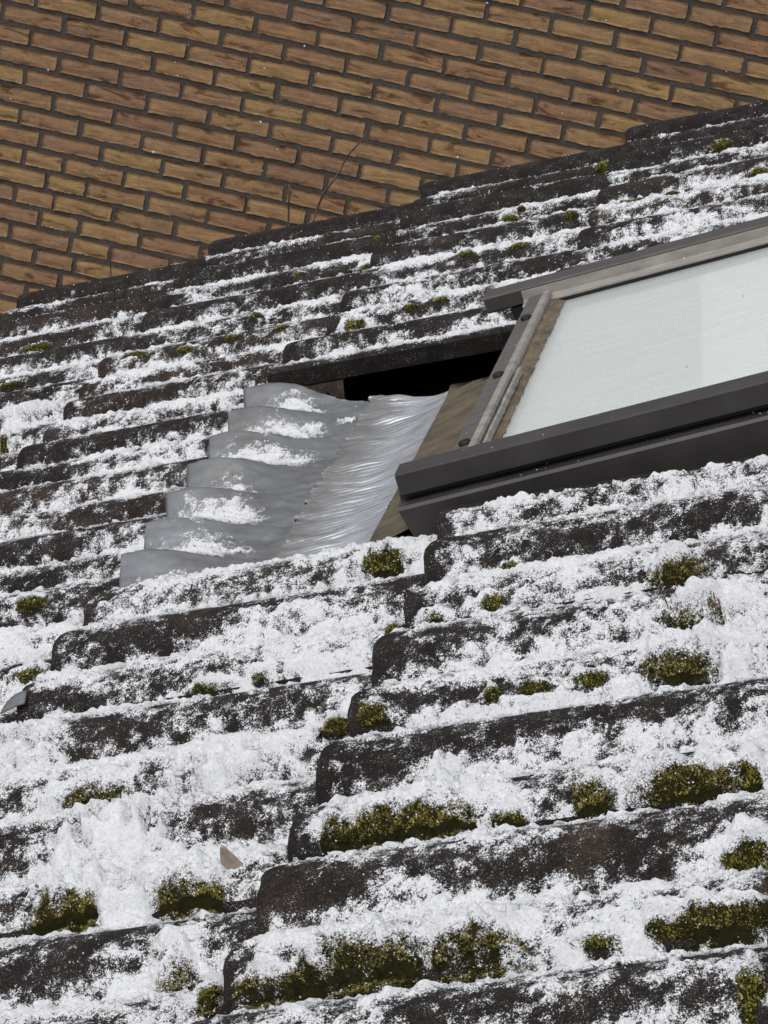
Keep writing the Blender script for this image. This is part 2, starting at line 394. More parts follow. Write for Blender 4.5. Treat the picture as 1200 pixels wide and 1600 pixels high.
# ------------------------------------------------------------------ roof tiles
G = 0.4134
WK = [-0.19, 0.08, 0.315, 0.595, 0.878, 1.138, 1.38, 1.62, 1.87, 2.12, 2.40, 2.70, 2.99, 3.28, 3.57, 3.86, 4.15]   # crest distances, k=-1..15
WKa = np.array(WK)
def crest(k): return WK[k + 1]
def pitch(k): return WK[k + 2] - WK[k + 1]
PU = 0.2735; LIP = 0.66; AMP = 0.043; STEP = 0.033
def prof(t):
    t = np.asarray(t, float)
    ca = 0.5 + 0.5 * np.cos(np.clip(np.abs(t), 0, 0.25) * 4 * np.pi)
    cb = 0.5 + 0.5 * np.cos((np.clip(t, 0.25, 0.75) - 0.5) * 4 * np.pi)
    ca = 1 - (1 - ca) ** 1.35; cb = 1 - (1 - cb) ** 1.35
    return np.where(t < 0.25, AMP * ca, 0.038 * cb)
ROWS = [-4, -3, -2, -1, 0, 1, 2]
NOSE = {-4: -1.65, -3: -1.235, -2: -0.826, -1: -0.402, 0: 0.0, 1: 0.43, 2: 0.845}
KS = list(range(0, 15))
jr = np.random.RandomState(3)
nose = {}; jz = {}
for i in ROWS:
    for k in KS:
        o_ = NOSE[i] + jr.uniform(-.007, .007)
        if i == -1 and k >= 8: o_ = -0.462 + jr.uniform(-.006, .006)
        if i == 1 and k >= 8: o_ = 0.452 + 0.01 * (k - 8) * 0.6 + jr.uniform(-.004, .004)
        if i == -1 and k == 4: o_ = -0.446
        nose[i, k] = o_; jz[i, k] = jr.uniform(-.0025, .0025)
def tile_state(i, k):
    """'full', 'cut' (next to the window) or None"""
    if i >= -1 and k in (5, 6, 7): return None
    if i >= -1 and k == 8: return 'cut'
    return 'full'
CUT = 0.29
def tile_mesh(i, t0, t1, th=0.017):
    rs = np.random.RandomState(40 + i)
    ts = np.linspace(t0, t1, max(8, int(34 * (t1 - t0))))
    us = np.array([0.0, 0.0025, 0.007, 0.013, 0.022, 0.16, 0.30, G + 0.075])
    drop = np.array([0.011, 0.0055, 0.0022, 0.0007, 0, 0, 0, 0])
    U, T = np.meshgrid(us, ts, indexing='ij')
    Z = prof(T) - AMP - STEP * U / G - drop[:, None]
    chip = 0.003 * fbm(T[0] * 14 + i * 5, T[0] * 0 + i, 3, 0.6, i)
    U = U + chip[None, :] * np.exp(-U / 0.012)
    nu, nt_ = U.shape
    V = np.stack([U, -T * PU, Z], -1).reshape(-1, 3).tolist()
    F = [tuple(f) for f in grid_faces(nu, nt_).tolist()]
    base = len(V)
    # border skirt: nose, both long sides
    ring = [a for a in range(nt_)] + [q * nt_ + nt_ - 1 for q in range(1, nu)]
    ring2 = [q * nt_ for q in range(nu - 1, -1, -1)]
    def skirt(r):
        b_ = len(V)
        for q in r: V.append((V[q][0] + (0.003 if r is ring else 0), V[q][1], V[q][2] - th))
        for a in range(len(r) - 1): F.append((r[a + 1], r[a], b_ + a, b_ + a + 1))
    skirt(ring); skirt(ring2)
    me = mesh_np('roof_tile', V, F, MT, True)
    import bmesh
    bm = bmesh.new(); bm.from_mesh(me); bmesh.ops.recalc_face_normals(bm, faces=list(bm.faces))
    for e in bm.edges:
        if len(e.link_faces) == 2 and e.calc_face_angle() > 0.9: e.smooth = False
    bm.to_mesh(me); bm.free()
    return me
roof = empty('tiled_roof', (0, 0, 0), (0, -TH, 0))
tag(roof, 'dark brown double-wave concrete tiled roof sloping left under patchy snow', 'roof')
full_t = [tile_mesh(i, -0.36, LIP) for i in range(4)]; cut_t = [tile_mesh(9, CUT, LIP)]
edge_t = tile_mesh(15, -0.36, 0.575, 0.026)
verge_t = [tile_mesh(12 + i, -0.30, LIP) for i in range(2)]
for i in ROWS:
    for k in KS:
        st = tile_state(i, k)
        if st is None: continue
        me = cut_t[0] if st == 'cut' else edge_t if (k == 4 and i >= -1) else (verge_t[i % 2] if k == 0 else full_t[(i * 3 + k * 5) % 4])
        o = obj('roof_tile', me, roof, (nose[i, k], -crest(k), jz[i, k])); o.scale = (1, pitch(k) / PU, 1)
box('roof_deck', roof, MDK, -1.9, 1.4, -4.6, 0.02, -0.16, -0.125, 0)
box('verge_board', roof, MDK, -1.9, 1.4, 0.022, 0.045, -0.20, -0.062, 0.002)

def surf(u, d):
    """height of the uppermost tile at (u, d=-w); also nose distance, profile coordinate and state"""
    lips = np.array([WK[j] + LIP * (WK[j + 1] - WK[j]) for j in range(len(WK) - 1)])   # of k=-1..14
    k = np.clip(np.searchsorted(lips, d, side='right') - 1 + 0, 0, 14)       # tile whose far border is lips[k-1]
    k = np.where(d < lips[0], 0, k)
    t = (d - WKa[k + 1]) / (WKa[k + 2] - WKa[k + 1])
    NA = np.array([[nose[i, kk] for kk in KS] for i in ROWS]); JZ = np.array([[jz[i, kk] for kk in KS] for i in ROWS])
    N_ = NA[:, k]                                                            # rows x pts
    r = (u[None] >= N_).sum(0) - 1; r = np.clip(r, 0, len(ROWS) - 1)
    ar = np.arange(len(u))
    ns = N_[r, ar]; nx = np.where(r + 1 < len(ROWS), N_[np.clip(r + 1, 0, len(ROWS) - 1), ar], 9)
    du = u - ns
    h = prof(t) - AMP - STEP * du / G + JZ[r, k]
    row = r + ROWS[0]
    ok = ~((row >= -1) & ((k == 5) | (k == 6) | (k == 7) | ((k == 8) & (t < CUT)) | ((k == 4) & (t > 0.575))))
    return h, du, nx - u, t, k, row, ok

# ------------------------------------------------------------------ where moss, drifts and bare patches lie (photograph points put on the roof)
# x, y, half length, half height (photo pixels), thickness m, bright?, label (None = small, joined)
MOSS = [
 (640, 1297, 118, 34, .026, 0, 'longest olive moss cushion, on the tile right of the dry leaf'),
 (150, 1255, 62, 22, .018, 0, 'dark moss streak below a white drift at the left edge'),
 (105, 1440, 48, 36, .028, 0, 'round dark olive moss cushion beside a brighter yellow one, lower left'),
 (152, 1447, 20, 36, .028, 1, 'bright yellow-green moss cushion at lower left'),
 (292, 1412, 52, 38, .026, 0, 'olive moss cushion just below the dry brown leaf'),
 (338, 1425, 16, 34, .016, 1, 'thin upright moss tuft between leaf and tile edge'),
 (280, 1548, 30, 44, .022, 1, 'yellowish moss tuft hanging at the tile nose, bottom left'),
 (330, 1560, 16, 36, .016, 0, 'dark narrow moss wedge under the bottom tile nose'),
 (575, 1525, 86, 42, .034, 0, 'tall snow-capped moss mound at the bottom centre'),
 (432, 1560, 66, 20, .020, 0, 'low moss strip at the bottom left of the big moss mound'),
 (752, 1500, 76, 34, .032, 0, 'domed moss mound right of the tallest one at the bottom'),
 (1085, 1226, 82, 22, .020, 0, 'long dark moss bank high on the right edge tile'),
 (928, 1250, 30, 26, .018, 0, 'small round moss ball left of the long dark moss bank'),
 (1062, 1045, 56, 30, .022, 0, 'brown and green moss cushion under a drift at the right'),
 (1092, 972, 42, 20, .020, 1, 'moss tuft with reddish stalks poking from snow at the right'),
 (1058, 902, 42, 18, .018, 0, 'flat moss pad above the stalked tuft, right side'),
 (601, 888, 31, 26, .022, 1, 'bright moss tuft at the pleated lead corner beside the window'),
 (530, 1142, 26, 26, .022, 0, 'dark moss plug tucked against the tile nose, left of a smaller ball'),
 (586, 1126, 23, 18, .018, 0, 'little moss ball right of the dark moss plug'),
 (1120, 1447, 84, 20, .020, 0, 'dark ragged moss edge at the lower right corner'),
 (1172, 1352, 38, 24, .022, 1, 'greenest moss patch at the right border'),
 (935, 1478, 46, 14, .014, 0, None), (1035, 1462, 30, 13, .014, 0, None), (800, 1287, 30, 18, .016, 0, None),
 (840, 1080, 30, 10, .012, 1, None), (928, 1065, 32, 11, .012, 0, None), (770, 1092, 14, 10, .012, 1, None),
 (770, 946, 20, 12, .012, 0, None), (680, 976, 26, 13, .012, 0, None), (410, 1064, 20, 12, .012, 0, None),
 (335, 1080, 38, 9, .010, 0, None), (50, 1056, 32, 12, .014, 0, None), (1175, 1560, 24, 40, .018, 0, None),
 (800, 893, 18, 9, .010, 1, None), (1180, 1225, 16, 40, .016, 0, None), (612, 985, 10, 22, .012, 0, None),
 (950, 267, 27, 13, .022, 1, None), (1130, 234, 28, 9, .016, 1, None), (894, 338, 16, 11, .016, 1, None),
 (1050, 305, 20, 9, .014, 1, None), (985, 318, 48, 6, .010, 0, None), (1187, 276, 22, 9, .014, 1, None),
 (810, 386, 24, 8, .012, 1, None), (730, 400, 20, 7, .012, 0, None), (816, 329, 10, 6, .012, 0, None),
 (400, 496, 15, 5, .010, 0, None), (442, 516, 18, 6, .010, 0, None), (362, 531, 15, 7, .012, 1, None),
 (290, 549, 30, 6, .010, 0, None), (58, 545, 36, 8, .012, 0, None), (20, 606, 28, 6, .010, 0, None),
 (8, 695, 10, 24, .020, 1, None), (50, 946, 30, 10, .014, 0, None), (468, 431, 10, 5, .010, 1, None),
 (590, 376, 6, 9, .012, 0, None), (690, 472, 18, 6, .010, 0, None), (640, 483, 20, 6, .010, 0, None),
 (1000, 412, 16, 6, .010, 0, None), (210, 556, 30, 5, .008, 0, None), (845, 440, 20, 6, .010, 0, None),
]
MOUNDS = [(180, 1322, 115, 46, .030), (345, 1222, 92, 42, .026), (30, 1192, 62, 30, .024), (50, 668, 62, 34, .024), (1112, 950, 66, 24, .018),
          (1130, 1035, 62, 30, .020), (702, 1212, 44, 16, .014), (200, 1435, 45, 40, .022), (1010, 1235, 40, 14, .012), (1060, 885, 40, 14, .010)]
BARE = [(870, 868, 110, 24, 1.3), (740, 882, 70, 22, .7), (1085, 815, 120, 18, .9), (240, 1010, 90, 34, 1.2), (150, 1010, 80, 30, .5), (340, 985, 50, 20, .7), (250, 1150, 110, 30, 1.1),
        (430, 1125, 90, 24, .7), (650, 1030, 62, 22, 1.3), (860, 1000, 56, 20, 1.0), (710, 1090, 56, 9, 1.6), (800, 1130, 90, 34, 1.2), (720, 1170, 90, 36, 1.2),
        (1000, 1115, 80, 22, 1.0), (1150, 1100, 50, 26, .9), (545, 1205, 70, 22, 1.3), (650, 1180, 60, 26, .8), (870, 1232, 50, 26, 1.2), (300, 1290, 60, 22, 1.0), (400, 1275, 50, 20, .9),
        (960, 1345, 110, 32, 1.3), (760, 1385, 70, 30, 1.2), (680, 1400, 30, 26, .9), (850, 1350, 60, 24, 1.0), (530, 1405, 56, 24, 1.2), (470, 1395, 40, 26, .6), (60, 1540, 110, 24, 1.0),
        (160, 1530, 50, 22, .6), (1030, 1568, 130, 26, 1.1), (900, 1590, 60, 20, .8), (20, 1372, 40, 16, .8), (1050, 1405, 26, 12, 1.1), (240, 1225, 30, 14, 1.1), (1180, 1520, 30, 20, .8),
        (510, 905, 60, 14, 1.0), (390, 925, 60, 14, .6), (500, 950, 80, 18, .6), (60, 970, 90, 22, 1.0), (100, 880, 110, 22, .8), (150, 790, 140, 16, .8), (100, 720, 120, 16, .8), (300, 660, 70, 10, .5),
        (240, 625, 80, 18, .9), (150, 640, 40, 16, .6), (160, 820, 100, 10, .6), (860, 810, 40, 12, .8), (620, 925, 16, 40, .8), (840, 975, 60, 10, .5)]
def spot(x, y, hl, hh, h=-0.012):
    hs_ = np.arange(0.02, -0.085, -0.001); P = np.array([on_roof(x, y, q) for q in hs_])     # first tile surface met by the line of sight
    hit = np.nonzero(hs_ <= surf(P[:, 0], -P[:, 1])[0])[0]
    j = hit[0] if len(hit) else 30
    u, w, s = P[j]; sp = FPX / s
    return float(u), float(-w), hl / sp, hh / sp / 0.55
MOSS_L = []
for (x, y, a, b, th, br, lab) in MOSS:
    k_ = 1.0 if lab else (0.8 if y > 700 else 0.6)
    cu, cd, a, b = spot(x, y, a, b); MOSS_L.append((cu, cd, a * k_, b * k_ * 0.74, th * (0.55 if lab else 0.42), br, lab))
mr = np.random.RandomState(23)
for _ in range(60):                                     # crumbs of moss in the joints
    k_ = mr.randint(1, 14); i_ = mr.choice([-3, -2, -1, 0]); 
    if tile_state(i_, k_) != 'full': continue
    t_ = mr.choice([0.66, 0.28, 0.62, -0.27, 0.24]); u_ = nose[i_, k_] + mr.uniform(0.01, 0.40); d_ = crest(k_) + t_ * pitch(k_)
    MOSS_L.append((u_, d_, mr.uniform(0.008, 0.024), mr.uniform(0.006, 0.012), mr.uniform(.004, .008), mr.rand() < 0.4, None))
def mound_h(u, d):
    z = np.zeros_like(u)
    for (cu, cd, a, b, th, br, lab) in MOSS_L:
        q = ((u - cu) / (a * 1.15)) ** 2 + ((d - cd) / (b * 1.15)) ** 2
        m_ = q < 1.5
        if m_.any():
            q_ = q[m_] * (1 + 1.0 * fbm(u[m_] * 34, d[m_] * 44, 3, 0.65, 33))
            lump = 1 + 0.35 * perlin(u[m_] * 45, d[m_] * 45, 4) + 0.25 * perlin(u[m_] * 120, d[m_] * 120, 14)
            z[m_] = np.maximum(z[m_], th * np.clip(1 - q_, 0, 1) ** 0.6 * lump)
    return z
def drift_h(u, d):
    z = np.zeros_like(u)
    for (x, y, a, b, th) in MOUNDS:
        cu, cd, a, b = spot(x, y, a, b)
        q = ((u - cu) / a) ** 2 + ((d - cd) / b) ** 2
        z += 0.62 * th * np.exp(-q * 1.2) * (1 + 0.25 * perlin(u * 30, d * 30, 9))
    return z
# ------------------------------------------------------------------ snow lying on the tiles
us = np.arange(-1.45, 0.62, 0.0026)
dd = [0.0]
while dd[-1] < 4.0: dd.append(dd[-1] + (0.0036 - 0.0013 * min(1, dd[-1] / 3.0)))
ds = np.array(dd) - 0.04
U, D = np.meshgrid(us, ds, indexing='ij'); shp = U.shape
U = U.ravel(); D = D.ravel()
px, py, _ = pix(U, -D, np.zeros_like(U))
keep = (px > -170) & (px < 1370) & (py > 80) & (py < 1800)
idx = np.nonzero(keep)[0]; u = U[idx]; d = D[idx]
h, du, dn, t, kk, row, ok = surf(u, d)
mh = mound_h(u, d)
near = np.clip((d - 0.2) / 2.4, 0, 1)
cov = np.interp(d, [0.0, 0.15, 0.5, 0.9, 1.3, 2.0, 2.35, 2.7, 3.9], [-0.90, -0.50, 0.02, 0.12, 0.12, 0.09, 0.12, 0.14, 0.16])
valley = 1 - np.clip((prof(t)) / AMP, 0, 1)
flank = np.exp(-((t - 0.06) / 0.10) ** 2)                 # crest and near flank of the main roll
lipn = np.exp(-((t - 0.64) / 0.025) ** 2)                   # under the lip edge
liptop = np.exp(-((t - 0.49) / 0.07) ** 2)
under = np.exp(-((t + 0.33) / 0.05) ** 2)                   # sheltered strip under the next tile's lip
flankB = np.exp(-((t - 0.60) / 0.06) ** 2)                 # near side of the lip roll
S = cov + 0.40 * valley - (0.85 - 0.50 * near) * flank + 0.22 * liptop - (0.70 - 0.40 * near) * flankB - 0.15 * under
S -= 0.9 * ((kk == 4) & (row >= -1)) * np.clip((t - 0.49) / 0.05, 0, 1)
S += 0.55 * fbm(u * 6.5, d * 13, 3, 0.55, 1) + 0.52 * fbm(u * 26, d * 38, 3, 0.65, 20) + 0.50 * fbm(u * 75, d * 90, 3, 0.62, 40)
S -= 1.3 * np.exp(-(du / 0.011) ** 2) + 0.5 * np.exp(-(du / 0.03) ** 2)
S -= 0.7 * np.exp(-(dn / 0.012) ** 2)
for (x, y, a, b, s_) in BARE:
    cu, cd, a, b = spot(x, y, a, b)
    q = ((u - cu) / a) ** 2 + ((d - cd) / (b * 0.8)) ** 2
    S -= 0.40 * s_ * np.exp(-q ** 1.5)
for (x, y, a, b, th) in MOUNDS:
    cu, cd, a, b = spot(x, y, a, b)
    S += 0.7 * np.exp(-(((u - cu) / a) ** 2 + ((d - cd) / b) ** 2))
for (cu, cd, a, b, th, br, lab) in MOSS_L:
    dy = (d - cd) / b; q = ((u - cu) / a) ** 2 + dy ** 2
    S += np.where(q < 3, (-1.35 * np.exp(-(((u - cu) / a) ** 2 + ((d - cd - 0.15 * b) / b) ** 2) ** 2 * 0.8) + 1.7 * np.exp(-(((u - cu) / (a * 1.1)) ** 2 + ((d - cd + 0.62 * b) / (b * 0.55)) ** 2))), 0)
ok &= ~((row == 0) & (d < 2.27) & (d > 1.25) & (u > -0.06))
S = np.where(ok, S, -9)
Sp = np.clip(S, 0, 9)
T = 0.0009 + 0.0048 * np.tanh(Sp * 1.1) + 0.0024 * np.clip(S, 0, 1.4) * (0.5 + near)
T += np.clip(Sp * 1.5, 0, 1) * (0.0026 * fbm(u * 60, d * 60, 3, 0.6, 60) + 0.0014 * perlin(u * 190, d * 190, 70) + 0.00025 * RS.randn(len(u)))
T = np.maximum(T, 0.0008)
HS = h + mh + T + drift_h(u, d) * np.clip(S * 1.6, 0, 1) ** 1.2
full = np.full(U.shape[0], -9.0); full[idx] = HS; Sg = np.full(U.shape[0], -9.0); Sg[idx] = S; Hb = np.full(U.shape[0], -9.0); Hb[idx] = h; Rg = np.full(U.shape[0], -99); Rg[idx] = row
F = grid_faces(*shp)
q = Sg[F]; hh_ = Hb[F]
good = (q.max(1) > -0.95) & (q.min(1) > -5) & (hh_.min(1) > -1) & ((hh_.max(1) - hh_.min(1)) < 0.026) & (Rg[F].max(1) == Rg[F].min(1))
F = F[good]
used = np.unique(F); remap = np.full(U.shape[0], -1, np.int64); remap[used] = np.arange(len(used))
V = np.stack([U[used], -D[used], full[used]], 1)

# loose crystals along the ragged edges of the cover
pr = 0.10 * np.exp(-((S - 0.05) / 0.35) ** 2) + 0.008 * (S > -2.2) * (d > 0.02) + 0.03 * (S > 0.4) + 0.22 * (mh > 0.003) * np.clip(1.1 + S * 0.8, 0, 1)
lift = np.clip(T, 0, None)
sel = np.nonzero((RS.rand(len(u)) < pr) & ok & (du > 0.003))[0]
ng = len(sel); gu_ = u[sel] + RS.uniform(-.0013, .0013, ng); gd_ = d[sel] + RS.uniform(-.0012, .0012, ng)
gz = h[sel] + mh[sel] + lift[sel] + drift_h(u[sel], d[sel]) * np.clip(S[sel] * 1.6, 0, 1) ** 1.2
sz = RS.uniform(0.0005, 0.0014, ng) * (0.85 + 0.3 * (1 - near[sel]))
tet = np.array([(1, 1, 1), (1, -1, -1), (-1, 1, -1), (-1, -1, 1)], float) / 1.5
an = RS.rand(ng, 3) * 6.283
def rotm(a):
    c, s_ = np.cos(a), np.sin(a); z0 = np.zeros(len(a)); o1 = np.ones(len(a))
    Rz = np.stack([np.stack([c[:, 0], -s_[:, 0], z0], 1), np.stack([s_[:, 0], c[:, 0], z0], 1), np.stack([z0, z0, o1], 1)], 1)
    Rx = np.stack([np.stack([o1, z0, z0], 1), np.stack([z0, c[:, 1], -s_[:, 1]], 1), np.stack([z0, s_[:, 1], c[:, 1]], 1)], 1)
    return Rz @ Rx
GV = np.einsum('nij,kj->nki', rotm(an), tet) * sz[:, None, None] + np.stack([gu_, -gd_, gz + sz * 0.3], 1)[:, None, :]
GF = (np.arange(ng) * 4)[:, None, None] + np.array([(0, 1, 2), (0, 3, 1), (0, 2, 3), (1, 3, 2)])[None]
gr = obj('snow_grains', mesh_np('snow_grains', GV.reshape(-1, 3), GF.reshape(-1, 3), MS, False), None, (0, 0, 0), (0, -TH, 0))
tag(gr, 'loose snow crystals sprinkled along the ragged snow edges', 'snow', kind='stuff')
print('grains', ng)
me = mesh_np('snow', V, remap[F][:, ::-1], MSL, True)
at_ = me.attributes.new('cover', 'FLOAT', 'POINT'); at_.data.foreach_set('value', (Sg[used] * 0.85).astype(np.float32))
sn = obj('snow', me, None, (0, 0, 0), (0, -TH, 0))
tag(sn, 'thin patchy white snow lying in the waves of the roof tiles', 'snow', kind='stuff')
print('snow quads', len(F))

# ------------------------------------------------------------------ moss
def moss_mesh(entries, name, mat, origin, dens=1.0):
    VV = []; FF3 = []; nb = 0; MI = []
    for (cu, cd, a, b, th, br, lab) in entries:
        st = 0.0032
        gu = np.arange(cu - a * 1.3, cu + a * 1.3, st); gd = np.arange(cd - b * 1.3, cd + b * 1.3, st)
        A_, B_ = np.meshgrid(gu, gd, indexing='ij'); sh = A_.shape; A1 = A_.ravel(); B1 = B_.ravel()
        h0, _, _, _, _, _, ok_ = surf(A1, B1)
        m0 = mound_h(A1, B1)
        q = ((A1 - cu) / a) ** 2 + ((B1 - cd) / b) ** 2
        z = h0 + m0 - 0.0016 + 0.0012 * perlin(A1 * 220, B1 * 220, 5)
        f = grid_faces(*sh)
        inside = (q < 1.6) & ok_
        gd_ = inside[f].all(1) & (m0[f].max(1) > 0.0005)
        f = f[gd_][:, ::-1]
        off = nb; VV.append(np.stack([A1, -B1, z], 1)); nb += len(A1)
        FF3.append(np.concatenate([f[:, [0, 1, 2]], f[:, [0, 2, 3]]]) + off); MI.append(np.ones(len(FF3[-1]), int))
        # tiny leaves
        nblade = int(min(11000, max(160, math.pi * a * b / (0.00105 ** 2))) * dens)
        rr = np.sqrt(RS.rand(nblade)) * 1.2; aa = RS.rand(nblade) * 2 * np.pi
        bu = cu + a * rr * np.cos(aa); bd = cd + b * rr * np.sin(aa)
        h1, _, _, _, _, _, ok1 = surf(bu, bd); mb = mound_h(bu, bd); z1 = h1 + mb - 0.0015
        ok1 &= mb > 0.001
        e_ = 0.003; nu_ = -(mound_h(bu + e_, bd) - mb) / e_; nw_ = (mound_h(bu, bd + e_) - mb) / e_
        nu_, nw_ = np.clip(nu_[ok1], -1.5, 1.5), np.clip(nw_[ok1], -1.5, 1.5)
        bu, bd, z1 = bu[ok1], bd[ok1], z1[ok1]; n = len(bu)
        if n == 0: continue
        ln = RS.uniform(0.0016, 0.0040, n); wd = RS.uniform(0.00035, 0.0007, n); an = RS.rand(n) * 2 * np.pi
        tilt = RS.uniform(0.1, 1.1, n); ta = RS.rand(n) * 2 * np.pi
        P0 = np.stack([bu, -bd, z1], 1)
        dirv = np.stack([np.sin(tilt) * np.cos(ta) * 0.8 + nu_ * 0.8, np.sin(tilt) * np.sin(ta) * 0.8 + nw_ * 0.8, np.cos(tilt)], 1)
        dirv /= np.linalg.norm(dirv, axis=1)[:, None]
        side = np.stack([np.cos(an), np.sin(an), 0 * an], 1) * wd[:, None]
        mid = P0 + dirv * (ln * 0.5)[:, None]; tip = P0 + dirv * ln[:, None]
        bl = np.stack([P0, mid - side * 1.4, tip, mid + side * 1.4], 1).reshape(-1, 3)
        VV.append(bl); i0 = nb + np.arange(n) * 4
        FF3.append(np.stack([i0, i0 + 1, i0 + 2], 1)); FF3.append(np.stack([i0, i0 + 2, i0 + 3], 1)); nb += 4 * n; MI += [np.zeros(n, int)] * 2
    V = np.concatenate(VV); F_ = np.concatenate(FF3)
    used = np.unique(F_); rm = np.full(len(V), -1); rm[used] = np.arange(len(used))
    me = mesh_np(name, V[used] - np.array(origin), rm[F_], mat, False)
    me.materials.append(MMD); me.polygons.foreach_set('material_index', np.concatenate(MI).astype(np.int32))
    return me
small = []
for e in MOSS_L:
    if e[6] is None: small.append(e); continue
    h0 = surf(np.array([e[0]]), np.array([e[1]]))[0][0]
    org = (e[0], -e[1], h0)
    me = moss_mesh([e], 'moss_cushion', MMb if e[5] else MM, org)
    wl = to_world(np.array(e[0]), np.array(-e[1]), np.array(h0))
    o = obj('moss_cushion', me, None, tuple(wl), (0, -TH, 0))
    tag(o, e[6], 'moss', 'moss cushions on the roof tiles')
    if 'stalks' in e[6]:
        for q in range(14):
            su = e[0] + RS.uniform(-1.1, 1.1) * e[2]; sd_ = e[1] + RS.uniform(-1.6, 0.3) * e[3]
            sh = float(surf(np.array([su]), np.array([sd_]))[0][0] + mound_h(np.array([su]), np.array([sd_]))[0])
            b0 = Vector((su - org[0], -(sd_ - e[1]), sh - org[2])); ln_ = RS.uniform(0.010, 0.019); lean = Vector((RS.uniform(-.3, .1), RS.uniform(-.15, .15), 1))
            obj('stalk', tube_mesh('stalk', [b0, b0 + lean * ln_ * 0.55, b0 + lean * ln_ * 0.7, b0 + lean * ln_], [.0004, .0004, .0009, .0005], MRS, 5), o)
o = obj('moss', moss_mesh(small, 'moss', MMb, (0, 0, 0), 1.0), None, (0, 0, 0), (0, -TH, 0))
tag(o, 'small scattered tufts of moss along the tile edges', 'moss', kind='stuff')
# ------------------------------------------------------------------ lead apron below the window
ap = empty('lead_flashing', (0, 0, 0), (0, -TH, 0))
tag(ap, 'grey lead flashing with scalloped edge and pleats left of the roof window', 'flashing')
def ap_wave(d_):
    c = np.interp(d_ - 0.014, WKa[5:11], np.arange(6))          # k=4 .. 9
    ph = (c * 2) % 1.0
    return 0.28 * (0.5 + 0.5 * np.cos(2 * np.pi * ph)) + 0.72 * (1 - np.abs(np.sin(np.pi * ph)))
def apron_h(u_, d_):
    a = np.clip((-0.255 - u_) / 0.17, 0, 1); a = a * a * (3 - 2 * a)
    wv = ap_wave(d_)
    h_ = -0.052 + a * (0.012 + 0.044 * wv ** 0.8)
    h_ += 0.0028 * fbm(u_ * 22, d_ * 26, 3, 0.5, 80) * (0.4 + 0.6 * (1 - a)) + 0.004 * (1 - a) * fbm(u_ * 9, d_ * 30, 2, 0.5, 84)
    rg = 1 - np.abs(fbm(u_ * 17 + d_ * 8, d_ * 26 - u_ * 11, 2, 0.5, 210)) * 3.2
    h_ += 0.0030 * np.clip(rg, 0, 1) ** 2 * (1 - 0.7 * a)
    return h_
au = np.arange(-0.447, -0.2465, 0.004); ad = np.arange(1.350, 2.24, 0.004)
A_, B_ = np.meshgrid(au, ad, indexing='ij')
B_ = np.maximum(B_, 1.385 + 0.045 * np.clip((A_ + 0.40) / 0.15, 0, 1)); A2 = A_.copy(); A2[0] += 0.004 * fbm(ad * 20, ad * 0, 2, 0.5, 3)
Zs = apron_h(A_, B_)
V = np.stack([A2, -B_, Zs], -1).reshape(-1, 3); F = grid_faces(*A_.shape)[:, ::-1]
n0 = len(V); nv = A_.shape[1]
sk = np.stack([A2[0] + 0.001, -B_[0], Zs[0] - 0.0028], -1); V = np.concatenate([V, sk])
F = np.concatenate([F, np.stack([np.arange(nv - 1), np.arange(1, nv), n0 + np.arange(1, nv), n0 + np.arange(nv - 1)], 1)])
obj('scalloped_sheet', mesh_np('scalloped_sheet', V, F, ML1), ap)
pu = np.linspace(-0.252, -0.112, 30); pd = np.arange(1.435, 2.245, 0.0016)
A_, B_ = np.meshgrid(pu, pd, indexing='ij')
s_ = (A_ + 0.252) / 0.14
wob = 0.005 * fbm(A_ * 5, B_ * 14, 3, 0.5, 90)
phs = (B_ + wob + 0.034 * np.sin(s_ * 2.6)) / 0.0135
fold = np.abs(((phs + 0.30 * perlin(B_ * 60, A_ * 3, 91)) % 1.0) * 2 - 1)
amp = 0.0085 * (1.1 - 0.65 * np.clip(s_, 0, 1)) * (0.65 + 0.6 * perlin(B_ * 28, A_ * 6, 95))
B_ = B_ + 0.06 * np.clip(s_, 0, 1) * np.clip((1.53 - B_) / 0.095, 0, 1)
Zp = -0.0470 - 0.012 * np.sin(np.clip(s_, 0, 1) * np.pi * 0.8) + 0.022 * np.clip(s_ - 0.35, 0, 1) ** 1.4 * np.clip((B_ - 1.47) / 0.16, 0.15, 1) + amp * (0.5 - (1 - fold) ** 2.5) + 0.004 * fbm(A_ * 12, B_ * 9, 2, 0.5, 97)
edge = 0.006 * perlin(pd * 60, pd * 0 + 2, 2)
A2 = A_ + edge[None, :] * np.exp(-s_ * 8)
obj('pleated_sheet', mesh_np('pleated_sheet', np.stack([A2, -B_, Zp], -1).reshape(-1, 3), grid_faces(*A_.shape)[:, ::-1], ML2), ap)
# plain sheet between pleats and window, with a rolled far end
V = []; 
cu_ = np.array([-0.118, -0.113, -0.108, -0.07, -0.03, -0.010, -0.0025]); ch_ = np.array([-0.046, -0.040, -0.0385, -0.032, -0.022, -0.014, -0.006])
rd = np.concatenate([np.linspace(1.435, 1.46, 6), np.linspace(1.5, 2.2245, 24)])
A_, B_ = np.meshgrid(cu_, rd, indexing='ij'); B_ = np.maximum(B_, 1.53 + (A_ + 0.118) * 1.0); Hh = ch_[:, None] + 0.008 * np.clip((1.545 + (A_ + 0.118) - B_) / 0.02, 0, 1) ** 2 + 0.001 * perlin(A_ * 20, B_ * 12, 8)
obj('plain_sheet', mesh_np('plain_sheet', np.stack([A_, -B_, Hh], -1).reshape(-1, 3), grid_faces(*A_.shape)[:, ::-1], MRA), ap)
# fallen leaf litter caught at the far end
for (x, y, sz) in ((489, 603, .014), (511, 598, .018), (693, 608, .020)):
    pass
